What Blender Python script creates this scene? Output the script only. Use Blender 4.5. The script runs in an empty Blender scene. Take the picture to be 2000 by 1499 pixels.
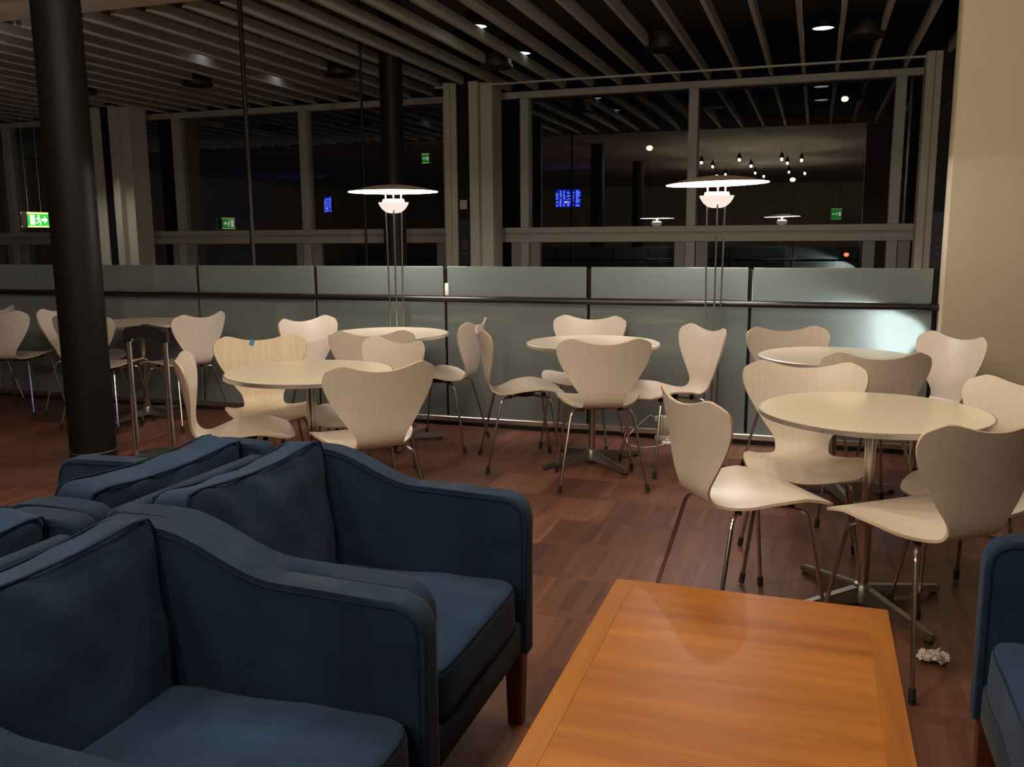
import bpy, bmesh, math, random
from mathutils import Vector, Matrix, noise
PI = math.pi
rnd = random.Random(7)
scene = bpy.context.scene
COL = scene.collection

# ------------------------------------------------------------------ materials
def new_mat(name):
    m = bpy.data.materials.new(name); m.use_nodes = True
    nt = m.node_tree; nt.nodes.clear()
    out = nt.nodes.new('ShaderNodeOutputMaterial')
    return m, nt, out

def principled(name, col, rough=.5, metal=0., spec=.5, coat=0., sheen=0., noise_scale=None, noise_amt=.1,
               stretch=(1, 1, 1), bump=0., bump_scale=200., coat_rough=.1):
    m, nt, out = new_mat(name)
    b = nt.nodes.new('ShaderNodeBsdfPrincipled')
    nt.links.new(b.outputs[0], out.inputs[0])
    b.inputs['Base Color'].default_value = (*col, 1)
    b.inputs['Roughness'].default_value = rough
    b.inputs['Metallic'].default_value = metal
    b.inputs['Specular IOR Level'].default_value = spec
    b.inputs['Coat Weight'].default_value = coat
    b.inputs['Coat Roughness'].default_value = coat_rough
    b.inputs['Sheen Weight'].default_value = sheen
    if noise_scale or bump:
        tc = nt.nodes.new('ShaderNodeTexCoord'); mp = nt.nodes.new('ShaderNodeMapping')
        mp.inputs['Scale'].default_value = stretch
        nt.links.new(tc.outputs['Object'], mp.inputs[0])
    if noise_scale:
        n = nt.nodes.new('ShaderNodeTexNoise'); n.inputs['Scale'].default_value = noise_scale
        n.inputs['Detail'].default_value = 5
        nt.links.new(mp.outputs[0], n.inputs['Vector'])
        r = nt.nodes.new('ShaderNodeMapRange')
        r.inputs[1].default_value = .3; r.inputs[2].default_value = .7
        r.inputs[3].default_value = 1 - noise_amt; r.inputs[4].default_value = 1 + noise_amt
        nt.links.new(n.outputs['Fac'], r.inputs[0])
        mx = nt.nodes.new('ShaderNodeVectorMath'); mx.operation = 'SCALE'
        mx.inputs[0].default_value = col
        nt.links.new(r.outputs[0], mx.inputs['Scale'])
        nt.links.new(mx.outputs[0], b.inputs['Base Color'])
    if bump:
        n2 = nt.nodes.new('ShaderNodeTexNoise'); n2.inputs['Scale'].default_value = bump_scale
        n2.inputs['Detail'].default_value = 4
        nt.links.new(mp.outputs[0], n2.inputs['Vector'])
        bp = nt.nodes.new('ShaderNodeBump'); bp.inputs['Strength'].default_value = bump
        bp.inputs['Distance'].default_value = .01
        nt.links.new(n2.outputs['Fac'], bp.inputs['Height'])
        nt.links.new(bp.outputs[0], b.inputs['Normal'])
    return m

def emissive(name, col, strength):
    m, nt, out = new_mat(name)
    e = nt.nodes.new('ShaderNodeEmission')
    e.inputs[0].default_value = (*col, 1); e.inputs[1].default_value = strength
    nt.links.new(e.outputs[0], out.inputs[0])
    return m

def math_node(nt, op, a, b=None):
    n = nt.nodes.new('ShaderNodeMath'); n.operation = op
    for i, v in enumerate((a, b)):
        if v is None: continue
        if isinstance(v, (int, float)): n.inputs[i].default_value = v
        else: nt.links.new(v, n.inputs[i])
    return n.outputs[0]

def schlick(nt, f0=.04):
    lw = nt.nodes.new('ShaderNodeLayerWeight'); lw.inputs['Blend'].default_value = .5
    p = math_node(nt, 'POWER', lw.outputs['Facing'], 5.)
    return math_node(nt, 'ADD', math_node(nt, 'MULTIPLY', p, 1 - f0), f0)

def floor_material():
    m, nt, out = new_mat('floor_parquet')
    b = nt.nodes.new('ShaderNodeBsdfPrincipled'); nt.links.new(b.outputs[0], out.inputs[0])
    tc = nt.nodes.new('ShaderNodeTexCoord'); sp = nt.nodes.new('ShaderNodeSeparateXYZ')
    nt.links.new(tc.outputs['Object'], sp.inputs[0])
    x, y = sp.outputs[0], sp.outputs[1]
    ROW, STRIP = .36, .026
    row = math_node(nt, 'FLOOR', math_node(nt, 'DIVIDE', y, ROW))
    fr = math_node(nt, 'FRACT', math_node(nt, 'DIVIDE', y, ROW))
    # wide field of short strips running away from the room's length, closed by one long strip
    is_long = math_node(nt, 'LESS_THAN', fr, .17)
    sid = math_node(nt, 'FLOOR', math_node(nt, 'DIVIDE', x, STRIP))
    lid = math_node(nt, 'FLOOR', math_node(nt, 'DIVIDE', math_node(nt, 'ADD', x, math_node(nt, 'MULTIPLY', row, .37)), .62))
    bid = math_node(nt, 'FLOOR', math_node(nt, 'DIVIDE', math_node(nt, 'ADD', x, math_node(nt, 'MULTIPLY', row, .11)), .31))
    idv = nt.nodes.new('ShaderNodeMix'); idv.data_type = 'FLOAT'
    nt.links.new(is_long, idv.inputs[0]); nt.links.new(sid, idv.inputs[2])
    nt.links.new(math_node(nt, 'ADD', lid, 500.), idv.inputs[3])
    def white(a, c, off):
        cv = nt.nodes.new('ShaderNodeCombineXYZ')
        nt.links.new(a, cv.inputs[0]); nt.links.new(c, cv.inputs[1]); cv.inputs[2].default_value = off
        w = nt.nodes.new('ShaderNodeTexWhiteNoise'); w.noise_dimensions = '3D'
        nt.links.new(cv.outputs[0], w.inputs['Vector']); return w.outputs['Value']
    w1 = white(idv.outputs[0], row, 1.)
    w2 = white(bid, row, 9.)
    mixv = math_node(nt, 'ADD', math_node(nt, 'MULTIPLY', w1, .26), math_node(nt, 'MULTIPLY', w2, .52))
    # grain
    mp = nt.nodes.new('ShaderNodeMapping'); mp.inputs['Scale'].default_value = (90, 7, 1)
    nt.links.new(tc.outputs['Object'], mp.inputs[0])
    gn = nt.nodes.new('ShaderNodeTexNoise'); gn.inputs['Scale'].default_value = 1.; gn.inputs['Detail'].default_value = 4
    nt.links.new(mp.outputs[0], gn.inputs['Vector'])
    val = math_node(nt, 'ADD', math_node(nt, 'MULTIPLY', mixv, .8), math_node(nt, 'MULTIPLY', gn.outputs['Fac'], .25))
    cr = nt.nodes.new('ShaderNodeValToRGB')
    e = cr.color_ramp.elements
    e[0].position = .12; e[0].color = (.060, .026, .019, 1)
    e[1].position = .95; e[1].color = (.34, .160, .105, 1)
    k = cr.color_ramp.elements.new(.5); k.color = (.165, .068, .046, 1)
    nt.links.new(val, cr.inputs[0])
    nt.links.new(cr.outputs[0], b.inputs['Base Color'])
    b.inputs['Roughness'].default_value = .42
    b.inputs['Specular IOR Level'].default_value = .35
    bp = nt.nodes.new('ShaderNodeBump'); bp.inputs['Strength'].default_value = .12; bp.inputs['Distance'].default_value = .004
    nt.links.new(val, bp.inputs['Height']); nt.links.new(bp.outputs[0], b.inputs['Normal'])
    return m

def cherry_material(name, along_x=True, tint=1.):
    m, nt, out = new_mat(name)
    b = nt.nodes.new('ShaderNodeBsdfPrincipled'); nt.links.new(b.outputs[0], out.inputs[0])
    tc = nt.nodes.new('ShaderNodeTexCoord'); mp = nt.nodes.new('ShaderNodeMapping')
    mp.inputs['Scale'].default_value = (2.2, 26, 8) if along_x else (26, 2.2, 8)
    nt.links.new(tc.outputs['Object'], mp.inputs[0])
    n = nt.nodes.new('ShaderNodeTexNoise'); n.inputs['Scale'].default_value = 1.; n.inputs['Detail'].default_value = 5
    n.inputs['Distortion'].default_value = .6
    nt.links.new(mp.outputs[0], n.inputs['Vector'])
    mp2 = nt.nodes.new('ShaderNodeMapping')
    mp2.inputs['Scale'].default_value = (.8, 9, 1) if along_x else (9, .8, 1)
    nt.links.new(tc.outputs['Object'], mp2.inputs[0])
    n2 = nt.nodes.new('ShaderNodeTexNoise'); n2.inputs['Scale'].default_value = 1.
    nt.links.new(mp2.outputs[0], n2.inputs['Vector'])
    v = math_node(nt, 'ADD', math_node(nt, 'MULTIPLY', n.outputs['Fac'], .6), math_node(nt, 'MULTIPLY', n2.outputs['Fac'], .5))
    cr = nt.nodes.new('ShaderNodeValToRGB'); e = cr.color_ramp.elements
    e[0].position = .32; e[0].color = (.27*tint, .078*tint, .012*tint, 1)
    e[1].position = .72; e[1].color = (.52*tint, .195*tint, .026*tint, 1)
    nt.links.new(v, cr.inputs[0]); nt.links.new(cr.outputs[0], b.inputs['Base Color'])
    b.inputs['Roughness'].default_value = .40; b.inputs['Specular IOR Level'].default_value = .4
    return m

def frosted_material():
    m, nt, out = new_mat('frosted_glass')
    d = nt.nodes.new('ShaderNodeBsdfDiffuse'); d.inputs[0].default_value = (.265, .325, .33, 1)
    t = nt.nodes.new('ShaderNodeBsdfTranslucent'); t.inputs[0].default_value = (.52, .59, .61, 1)
    g = nt.nodes.new('ShaderNodeBsdfGlossy'); g.inputs[0].default_value = (1, 1, 1, 1); g.inputs['Roughness'].default_value = .06
    m1 = nt.nodes.new('ShaderNodeMixShader'); m1.inputs[0].default_value = .36
    nt.links.new(d.outputs[0], m1.inputs[1]); nt.links.new(t.outputs[0], m1.inputs[2])
    m2 = nt.nodes.new('ShaderNodeMixShader')
    nt.links.new(schlick(nt, .045), m2.inputs[0]); nt.links.new(m1.outputs[0], m2.inputs[1]); nt.links.new(g.outputs[0], m2.inputs[2])
    nt.links.new(m2.outputs[0], out.inputs[0])
    return m

def pane_material():
    m, nt, out = new_mat('window_glass')
    t = nt.nodes.new('ShaderNodeBsdfTransparent'); t.inputs[0].default_value = (.86, .90, .90, 1)
    g = nt.nodes.new('ShaderNodeBsdfGlossy'); g.inputs[0].default_value = (1, 1, 1, 1); g.inputs['Roughness'].default_value = .0
    m2 = nt.nodes.new('ShaderNodeMixShader')
    nt.links.new(schlick(nt, .08), m2.inputs[0]); nt.links.new(t.outputs[0], m2.inputs[1]); nt.links.new(g.outputs[0], m2.inputs[2])
    nt.links.new(m2.outputs[0], out.inputs[0])
    return m

M = dict(
    floor=floor_material(),
    chair=principled('chair_white_ash', (.70, .635, .575), .33, spec=.5, noise_scale=1., noise_amt=.035, stretch=(70, 4, 4), bump=.0, bump_scale=1.),
    chairedge=principled('chair_edge', (.55, .45, .34), .55),
    raw=principled('chair_raw_ash', (.68, .58, .455), .42, spec=.4, noise_scale=1., noise_amt=.09, stretch=(34, 3, 3)),
    laminate=principled('white_laminate', (.85, .785, .65), .2, spec=.5),
    alu=principled('brushed_aluminium', (.58, .56, .53), .34, metal=1.),
    edge=principled('table_edge_aluminium', (.80, .77, .72), .42, metal=1.),
    basealu=principled('cast_aluminium', (.33, .315, .30), .38, metal=1.),
    tube=principled('handle_chrome', (.80, .79, .77), .22, metal=1.),
    chrome=principled('chrome', (.50, .46, .42), .2, metal=1.),
    rubber=principled('black_rubber', (.012, .011, .010), .7),
    bracket=principled('dark_bracket', (.03, .028, .026), .5, metal=.4),
    steel=principled('dark_painted_steel', (.0095, .0095, .011), .5, spec=.14),
    rail=principled('black_handrail', (.012, .012, .011), .28, spec=.6),
    frosted=frosted_material(), pane=pane_material(),
    frame=principled('window_frame_paint', (.32, .315, .28), .55),
    stile=principled('casement_stile_paint', (.21, .21, .20), .6),
    pillar=principled('pillar_paint', (.38, .36, .30), .6),
    wall=principled('wall_plaster', (.50, .45, .345), .85, noise_scale=3., noise_amt=.02, bump=.02, bump_scale=120),
    ceil=principled('ceiling_plaster', (.66, .60, .51), .9),
    slat=principled('ceiling_slat_paint', (.44, .45, .40), .6),
    void=principled('ceiling_void_dark', (.075, .092, .095), .9),
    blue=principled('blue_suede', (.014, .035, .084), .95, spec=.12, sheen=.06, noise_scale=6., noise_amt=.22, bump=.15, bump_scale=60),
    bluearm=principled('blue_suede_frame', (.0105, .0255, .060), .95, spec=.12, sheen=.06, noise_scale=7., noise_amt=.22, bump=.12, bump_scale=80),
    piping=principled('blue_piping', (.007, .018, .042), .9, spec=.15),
    mahogany=principled('mahogany_leg', (.125, .030, .014), .4, noise_scale=1., noise_amt=.2, stretch=(40, 40, 4)),
    cherry=cherry_material('cherry_veneer', True, .77), cherryedge=cherry_material('cherry_lipping', False, .66),
    cherryend=cherry_material('cherry_end_lipping', True, .82),
    plastic=principled('black_plastic', (.012, .012, .012), .25, spec=.6),
    casecloth=principled('black_suitcase', (.014, .014, .015), .65, bump=.3, bump_scale=300),
    shade=emissive('lamp_shade_glow', (1., .86, .76), 14.),  # lining emits in place of the lamp light it would reflect
    shadetop=principled('lamp_shade_top', (.30, .26, .20), .45, metal=.3),
    bowl=emissive('opal_bowl_glow', (1., .78, .70), .80),
    bulb=emissive('lamp_glow', (1., .86, .70), 9.),
    stem=principled('lamp_stem_steel', (.50, .48, .46), .25, metal=1.),
    white=principled('white_plastic', (.78, .75, .68), .4),
    tag=principled('painted_glint_white', (.95, .95, .93), .2),  # colour of the painted glint at the partition joint
    paper=principled('white_paper', (.62, .58, .56), .9),
    tape=principled('blue_tape', (.03, .22, .50), .5),
    navy=principled('navy_poster', (.010, .011, .028), .5),
    print=principled('poster_print', (.085, .085, .13), .6),
    greybox=principled('grey_plate', (.34, .31, .26), .6),
    brownbox=principled('sign_housing', (.12, .085, .06), .6),
    green=emissive('sign_green', (.03, .55, .05), 1.0), signwhite=emissive('sign_white', (.85, 1., .80), 1.7),
    signyellow=emissive('sign_edge', (.90, 1., .30), 1.0),
    screen=emissive('screen_blue', (.008, .015, .35), 3.), screentext=emissive('screen_text', (.09, .15, .95), 8.),
    screenpink=emissive('screen_pink', (.8, .35, .9), 9.),
    pend=emissive('pendant_glow', (1., .72, .36), 45.),
    down=emissive('downlight_glow', (.92, .95, 1.), 1.2),
    street=emissive('street_glow', (1., .62, .18), 6.), red=emissive('red_glow', (1., .12, .03), 3.),
    asphalt=principled('night_asphalt', (.02, .02, .02), .9),
    dark=principled('black_drum', (.010, .010, .010), .6),
    reflector=principled('downlight_reflector', (.7, .7, .7), .2, metal=1.),
)

# ------------------------------------------------------------------ mesh helpers
def finish(name, bm, mats, parent=None, sharp=35, smooth=True):
    me = bpy.data.meshes.new(name)
    bmesh.ops.recalc_face_normals(bm, faces=bm.faces)
    for f in bm.faces: f.smooth = smooth
    bm.to_mesh(me); bm.free()
    for m in (mats if isinstance(mats, (list, tuple)) else [mats]): me.materials.append(m)
    if smooth and sharp: me.set_sharp_from_angle(angle=math.radians(sharp))
    o = bpy.data.objects.new(name, me); COL.objects.link(o)
    if parent: o.parent = parent
    return o

def add_box(bm, x0, x1, y0, y1, z0, z1, bevel=0., seg=2, mi=0, mat=None):
    vs = [bm.verts.new((x, y, z)) for x in (x0, x1) for y in (y0, y1) for z in (z0, z1)]
    F = [(0, 1, 3, 2), (4, 6, 7, 5), (0, 4, 5, 1), (2, 3, 7, 6), (0, 2, 6, 4), (1, 5, 7, 3)]
    fs = [bm.faces.new([vs[i] for i in f]) for f in F]
    for f in fs: f.material_index = mi
    if bevel:
        es = list({e for f in fs for e in f.edges})
        r = bmesh.ops.bevel(bm, geom=es, offset=bevel, segments=seg, affect='EDGES', profile=.5)
        for f in r['faces']: f.material_index = mi
        vs = list({v for f in r['faces'] for v in f.verts} | {v for v in vs if v.is_valid})
    if mat is not None:
        for v in vs: v.co = mat @ v.co
    return vs

def add_tube(bm, pts, r, seg=10, mi=0, caps=True):
    pts = [Vector(p) for p in pts]; n = len(pts)
    rs = r if isinstance(r, (list, tuple)) else [r] * n
    tang = []
    for i in range(n):
        t = (pts[min(i + 1, n - 1)] - pts[max(i - 1, 0)])
        tang.append(t.normalized())
    up = Vector((0, 0, 1)) if abs(tang[0].z) < .9 else Vector((1, 0, 0))
    u = tang[0].cross(up).normalized()
    rings = []
    for i in range(n):
        u = (u - tang[i] * u.dot(tang[i])).normalized(); v = tang[i].cross(u)
        rings.append([bm.verts.new(pts[i] + (u * math.cos(2 * PI * k / seg) + v * math.sin(2 * PI * k / seg)) * rs[i]) for k in range(seg)])
    for i in range(n - 1):
        for k in range(seg):
            f = bm.faces.new((rings[i][k], rings[i][(k + 1) % seg], rings[i + 1][(k + 1) % seg], rings[i + 1][k])); f.material_index = mi
    if caps:
        bm.faces.new(rings[0][::-1]).material_index = mi; bm.faces.new(rings[-1]).material_index = mi

def bend(pts, rad=.02, n=5):
    """round the corners of a polyline"""
    P = [Vector(p) for p in pts]; out = [P[0]]
    for a, b, c in zip(P, P[1:], P[2:]):
        d1 = (a - b); d2 = (c - b); L = min(rad, d1.length * .45, d2.length * .45)
        p, q = b + d1.normalized() * L, b + d2.normalized() * L
        for i in range(n + 1):
            t = i / n; out.append(p * (1 - t) ** 2 + b * 2 * t * (1 - t) + q * t * t)
    return out + [P[-1]]

def add_lathe(bm, prof, seg=40, cx=0, cy=0, mi=0, tilt=None):
    rings = []
    for r, z in prof:
        if r < 1e-6: rings.append([bm.verts.new((cx, cy, z))])
        else: rings.append([bm.verts.new((cx + r * math.cos(2 * PI * k / seg), cy + r * math.sin(2 * PI * k / seg), z)) for k in range(seg)])
    for a, b in zip(rings, rings[1:]):
        if len(a) == 1 and len(b) == 1: continue
        for k in range(seg):
            k2 = (k + 1) % seg
            if len(a) == 1: f = bm.faces.new((a[0], b[k], b[k2]))
            elif len(b) == 1: f = bm.faces.new((a[k], a[k2], b[0]))
            else: f = bm.faces.new((a[k], a[k2], b[k2], b[k]))
            f.material_index = mi

def add_prism(bm, poly, axis, a, b, mi=0):
    """closed polygon (pairs) extruded along 'x', 'y' or 'z' from a to b"""
    def P(p, t): return {'y': (p[0], t, p[1]), 'x': (t, p[0], p[1]), 'z': (p[0], p[1], t)}[axis]
    A = [bm.verts.new(P(p, a)) for p in poly]; B = [bm.verts.new(P(p, b)) for p in poly]
    fs = [bm.faces.new(A), bm.faces.new(B[::-1])]
    for i in range(len(poly)):
        j = (i + 1) % len(poly); fs.append(bm.faces.new((A[i], B[i], B[j], A[j])))
    for f in fs: f.material_index = mi
    return A, B, fs

def thing(name, label, cat, loc=(0, 0, 0), rotz=0., group=None):
    o = bpy.data.objects.new(name, None); COL.objects.link(o)
    o.empty_display_size = .1; o.location = loc; o.rotation_euler = (0, 0, rotz)
    o['label'] = label; o['category'] = cat
    if group: o['group'] = group
    return o
def tag(o, label, cat, group=None):
    o['label'] = label; o['category'] = cat
    if group: o['group'] = group
    return o
def struct(o):
    o['kind'] = 'structure'; return o
def box_struct(name, mat, *b, bevel=0.):
    bm = bmesh.new(); add_box(bm, *b, bevel=bevel); return struct(finish(name, bm, mat, smooth=bool(bevel)))
def copy_tree(o, parent=None):
    c = o.copy(); COL.objects.link(c)
    if parent: c.parent = parent
    for ch in list(o.children): copy_tree(ch, c)
    return c
def place(proto, used, loc, rotz, label, group):
    o = copy_tree(proto) if used else proto
    o.location = loc; o.rotation_euler = (0, 0, rotz); o['label'] = label
    if group: o['group'] = group
    return o
R = math.radians

# ------------------------------------------------------------------ camera
F_PX, PITCH, YAW, ROLL, CAM_H = 1742., R(9.36), R(18.70), R(.40), 1.335
f = Vector((-math.sin(YAW) * math.cos(PITCH), math.cos(YAW) * math.cos(PITCH), -math.sin(PITCH)))
ri = Vector((math.cos(YAW), math.sin(YAW), 0)); dn = f.cross(ri)
c_, s_ = math.cos(ROLL), math.sin(ROLL)
right = ri * c_ + dn * s_; down = -ri * s_ + dn * c_
cam = bpy.data.cameras.new('camera'); cam.sensor_width = 36.; cam.lens = 36. * F_PX / 2000.
cam.clip_start = .05; cam.clip_end = 300
co = bpy.data.objects.new('camera', cam); COL.objects.link(co)
co.matrix_world = Matrix(((right.x, -down.x, -f.x, 0), (right.y, -down.y, -f.y, 0), (right.z, -down.z, -f.z, CAM_H), (0, 0, 0, 1)))
scene.camera = co

# ------------------------------------------------------------------ shell of the room
YG, YW, YP = 5.83, 11.0, 10.2          # glass partition, window plane, pillar line
ZC = 3.12
box_struct('floor', M['floor'], -17, 6.5, -11.2, YW + .1, -.08, 0)
box_struct('ceiling', M['ceil'], -17, 6.5, -11.2, 6.02, ZC, ZC + .5)
box_struct('ceiling.001', M['void'], -17, 6.5, 6.02, YW + .4, 3.75, 3.85)
bm = bmesh.new()
add_box(bm, .70, 6.5, 5.64, 5.84, 0, 3.118, bevel=.006)
struct(finish('wall_right', bm, M['wall']))
box_struct('wall_back', M['wall'], -17, 6.5, -11.4, -11.2, 0, 3.6)
box_struct('wall_left', M['wall'], -17.2, -17, -11.2, YW + .1, 0, 3.8)
box_struct('wall_right.001', M['wall'], 6.5, 6.7, -11.2, 5.64, 0, 3.6)
box_struct('wall_right.002', M['wall'], 1.9, 2.0, 5.84, YW - .05, 0, 3.75)
# slatted ceiling over the passage behind the partition
bm = bmesh.new()
SP, SX0 = .349, -.222
for k in range(-47, 7):
    x = SX0 + SP * k
    if x > 1.86: break
    add_box(bm, x - .019, x + .019, 6.15, YW + .02, ZC, ZC + .10)
struct(finish('ceiling_slats', bm, M['slat'], smooth=False))
bm = bmesh.new(); add_box(bm, -4.45, 1.9, 10.30, 10.33, ZC - .02, ZC)
struct(finish('trim_1', bm, M['slat'], smooth=False))
box_struct('trim_2', M['slat'], -17, 1.9, 6.02, 6.06, 3.26, 3.6)

# ------------------------------------------------------------------ windows
def make_window(n, x0, x1, mull):
    w = bpy.data.objects.new('window_%d' % n, None); COL.objects.link(w); w['kind'] = 'structure'
    w.location = ((x0 + x1) / 2, YW, 0)
    ox = (x0 + x1) / 2
    def part(name, mat, boxes, bev=.004):
        bm = bmesh.new()
        for (a, b, c, d, e, g) in boxes: add_box(bm, a - ox, b - ox, c, d, e, g, bevel=bev, seg=1)
        return finish(name, bm, mat, w)
    part('head_rail', M['frame'], [(x0, x1, -.06, .10, 3.03, 3.11)])
    part('transom', M['frame'], [(x0, x1, -.09, .10, 1.375, 1.448), (x0, x1, -.055, .10, 1.355, 1.375), (x0, x1, -.08, .10, 1.262, 1.355)])
    part('sill', M['frame'], [(x0, x1, -.12, .10, .22, .27)])
    part('apron', M['frame'], [(x0, x1, -.03, .10, 0.002, .22)])
    for m in mull:
        part('mullion', M['frame'], [(m - .055, m + .055, -.075, .09, 1.448, 3.03)])
        part('mullion', M['frame'], [(m - .055, m + .055, -.075, .09, .27, 1.262)])
    edges = [x0] + list(mull) + [x1]
    for a, b in zip(edges, edges[1:]):
        bx = []
        if b - a > 1:
            for (p, q) in ((a + .062, a + .062 + .13), (b - .062 - .13, b - .062)): bx.append((p, q, -.035, .05, .27, 1.262))
            part('casement', M['stile'], bx)
    bm = bmesh.new()
    add_box(bm, x0 - ox, x1 - ox, .0, .012, 1.448, 3.03)
    finish('pane', bm, M['pane'], w, smooth=False)
    bm = bmesh.new()
    add_box(bm, x0 - ox, x1 - ox, .0, .012, .27, 1.262)
    finish('pane', bm, M['pane'], w, smooth=False)
    return w
B = 5.245
for n, k in enumerate((0, -1, -2)):
    make_window(n + 1, -4.556 + B * k + .0, .689 + B * k, (-3.515 + B * k, -1.435 + B * k))
make_window(4, .689, 1.9, (.80,))
# mullions on the joints between two windows
for k in (0, -1, -2):
    x = .714 + B * k
    if k == 0: continue
    bm = bmesh.new(); add_box(bm, x - .08, x + .03, YW - .078, YW + .09, .27, 3.03, bevel=.004, seg=1)
    struct(finish('window_mullion', bm, M['frame']))
# clad pillars standing in front of the windows
for n, px in enumerate((1.20, -4.05, -9.33)):
    p = bpy.data.objects.new('wall_pillar', None); COL.objects.link(p); p.location = (px, YP, 0); p['kind'] = 'structure'
    bm = bmesh.new(); add_box(bm, -.235, -.155, -.02, .25, 0, ZC + .02, bevel=.004, seg=1); add_box(bm, -.155, -.085, .01, .25, 0, ZC + .02)
    finish('cladding', bm, M['pillar'], p)
    bm = bmesh.new(); add_box(bm, .085, .20, -.02, .30, 0, ZC + .02, bevel=.004, seg=1); add_box(bm, .20, .345, .08, .42, 0, ZC + .02, bevel=.004, seg=1)
    finish('cladding', bm, M['pillar'], p)
    bm = bmesh.new(); add_box(bm, -.085, .085, .03, .20, 0, 3.75)
    finish('steel_core', bm, M['steel'], p, smooth=False)
# posters with a quarter-circle radio-wave mark on the two pillars
def poster(px, lab):
    t = thing('wall_poster', lab, 'poster', (px, YP + .0285, .55), group=None)
    bm = bmesh.new(); add_box(bm, -.082, .082, -.006, 0, 0, 1.0)
    finish('sheet', bm, M['navy'], t, smooth=False)
    bm = bmesh.new()
    cx, cz = -.035, .685
    for i, r in enumerate((.012, .028, .044, .060, .074)):
        pts = [(cx + r * math.cos(a), -.008, cz + r * math.sin(a)) for a in [R(90) * j / 8 for j in range(9)]]
        add_tube(bm, pts, .003, 5)
    finish('wave_mark', bm, M['print'], t)
    bm = bmesh.new()
    for i, (xx, zz, w) in enumerate(((-.028, .655, .012), (-.008, .655, .012), (.012, .655, .012), (.030, .655, .012),
                                     (-.030, .640, .02), (-.002, .640, .02), (.026, .640, .014),
                                     (-.035, .585, .016), (-.012, .585, .016), (.012, .585, .016), (.034, .585, .016), (0, .56, .02))):
        add_box(bm, xx - w / 2, xx + w / 2, -.0085, -.006, zz - .005, zz + .005)
    add_box(bm, -.045, .045, -.0066, -.006, .548, .668, mi=1)
    finish('printed_text', bm, [M['print'], M['navy']], t, smooth=False)
    return t
poster(-4.05, 'navy poster with a faint wave mark on the middle pillar')
poster(1.20, 'navy poster half hidden by the edge of the beige wall')
bm = bmesh.new(); add_box(bm, -.05, .045, -.008, 0, -.055, .055, bevel=.003, seg=1)
o = finish('notice_plate', bm, M['greybox']); o.location = (-4.05 - .012, YP + .0285, 1.72)
tag(o, 'small pale square plate on the dark middle pillar', 'plate')

# ------------------------------------------------------------------ columns and thin posts
def column(x, y, r, h, lab):
    t = thing('steel_column', lab, 'column', (x, y, 0))
    bm = bmesh.new(); add_lathe(bm, [(0, 0), (r, 0), (r, h), (0, h)], 48); finish('shaft', bm, M['steel'], t)
    bm = bmesh.new(); add_lathe(bm, [(r + .001, .045), (r + .004, .047), (r + .004, .053), (r + .001, .055)], 48); finish('base_ring', bm, M['alu'], t)
    return t
column(-4.185, 4.27, .133, ZC, 'thick dark round steel column behind the blue armchairs')
column(-4.17, 8.55, .118, 3.75, 'dark round column beyond the partition, behind the left lamp')
column(-4.185, -.03, .133, ZC, 'dark round column seen only as a reflection in the windows')
for y, z1, r, lab in ((6.1, 3.75, .018, 'thin dark steel post rising close behind the partition'),
                      (8.0, 3.75, .012, 'thinnest dark post, beside the column beyond the partition')):
    bm = bmesh.new(); add_lathe(bm, [(0, 0), (r, 0), (r, z1), (0, z1)], 16)
    o = finish('steel_post', bm, M['steel']); o.location = (-4.22, y, 0); tag(o, lab, 'post')

# ------------------------------------------------------------------ frosted glass partition
part = thing('glass_partition', 'long waist-high frosted glass partition with black handrail', 'partition', (-2.46, YG, 0))
J = [-8.722, -7.679, -6.636, -5.593, -4.55, -3.505, -2.462, -1.427, -.381, .68]
ox = -2.46
for a, b in zip(J, J[1:]):
    for (z0, z1, g) in ((.062, .885, .010), (.925, 1.132, .016)):
        bm = bmesh.new(); add_box(bm, a + g - ox, b - g - ox, -.006, .006, z0, z1, bevel=.002, seg=1)
        finish('glass_panel', bm, M['frosted'], part)
for j in J:
    bm = bmesh.new(); add_box(bm, j - .012 - ox, j + .012 - ox, .012, .052, .0, 1.12, bevel=.003, seg=1)
    finish('post', bm, M['steel'], part)
bm = bmesh.new(); add_tube(bm, [(J[0] - ox, -.045, .905), (.70 - ox, -.045, .905)], .0205, 20)
for j in J: add_tube(bm, [(j - ox, -.045, .905), (j - ox, .02, .905)], .008, 8)
finish('handrail', bm, M['rail'], part)
bm = bmesh.new(); add_box(bm, J[0] - ox, .70 - ox, -.028, .028, .028, .066, bevel=.004, seg=1)
finish('base_channel', bm, M['alu'], part)
bm = bmesh.new(); add_box(bm, J[0] - ox, .70 - ox, -.018, .018, 0, .028)
finish('base_strip', bm, M['rubber'], part, smooth=False)
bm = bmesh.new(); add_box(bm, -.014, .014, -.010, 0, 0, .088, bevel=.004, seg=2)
o = finish('white_glint', bm, M['tag']); o.location = (-2.449, YG - .0065, .928); tag(o, 'small painted white glint over a partition joint above the handrail', 'tag')  # solid white block standing in for a lamp's reflection on the post

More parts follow.
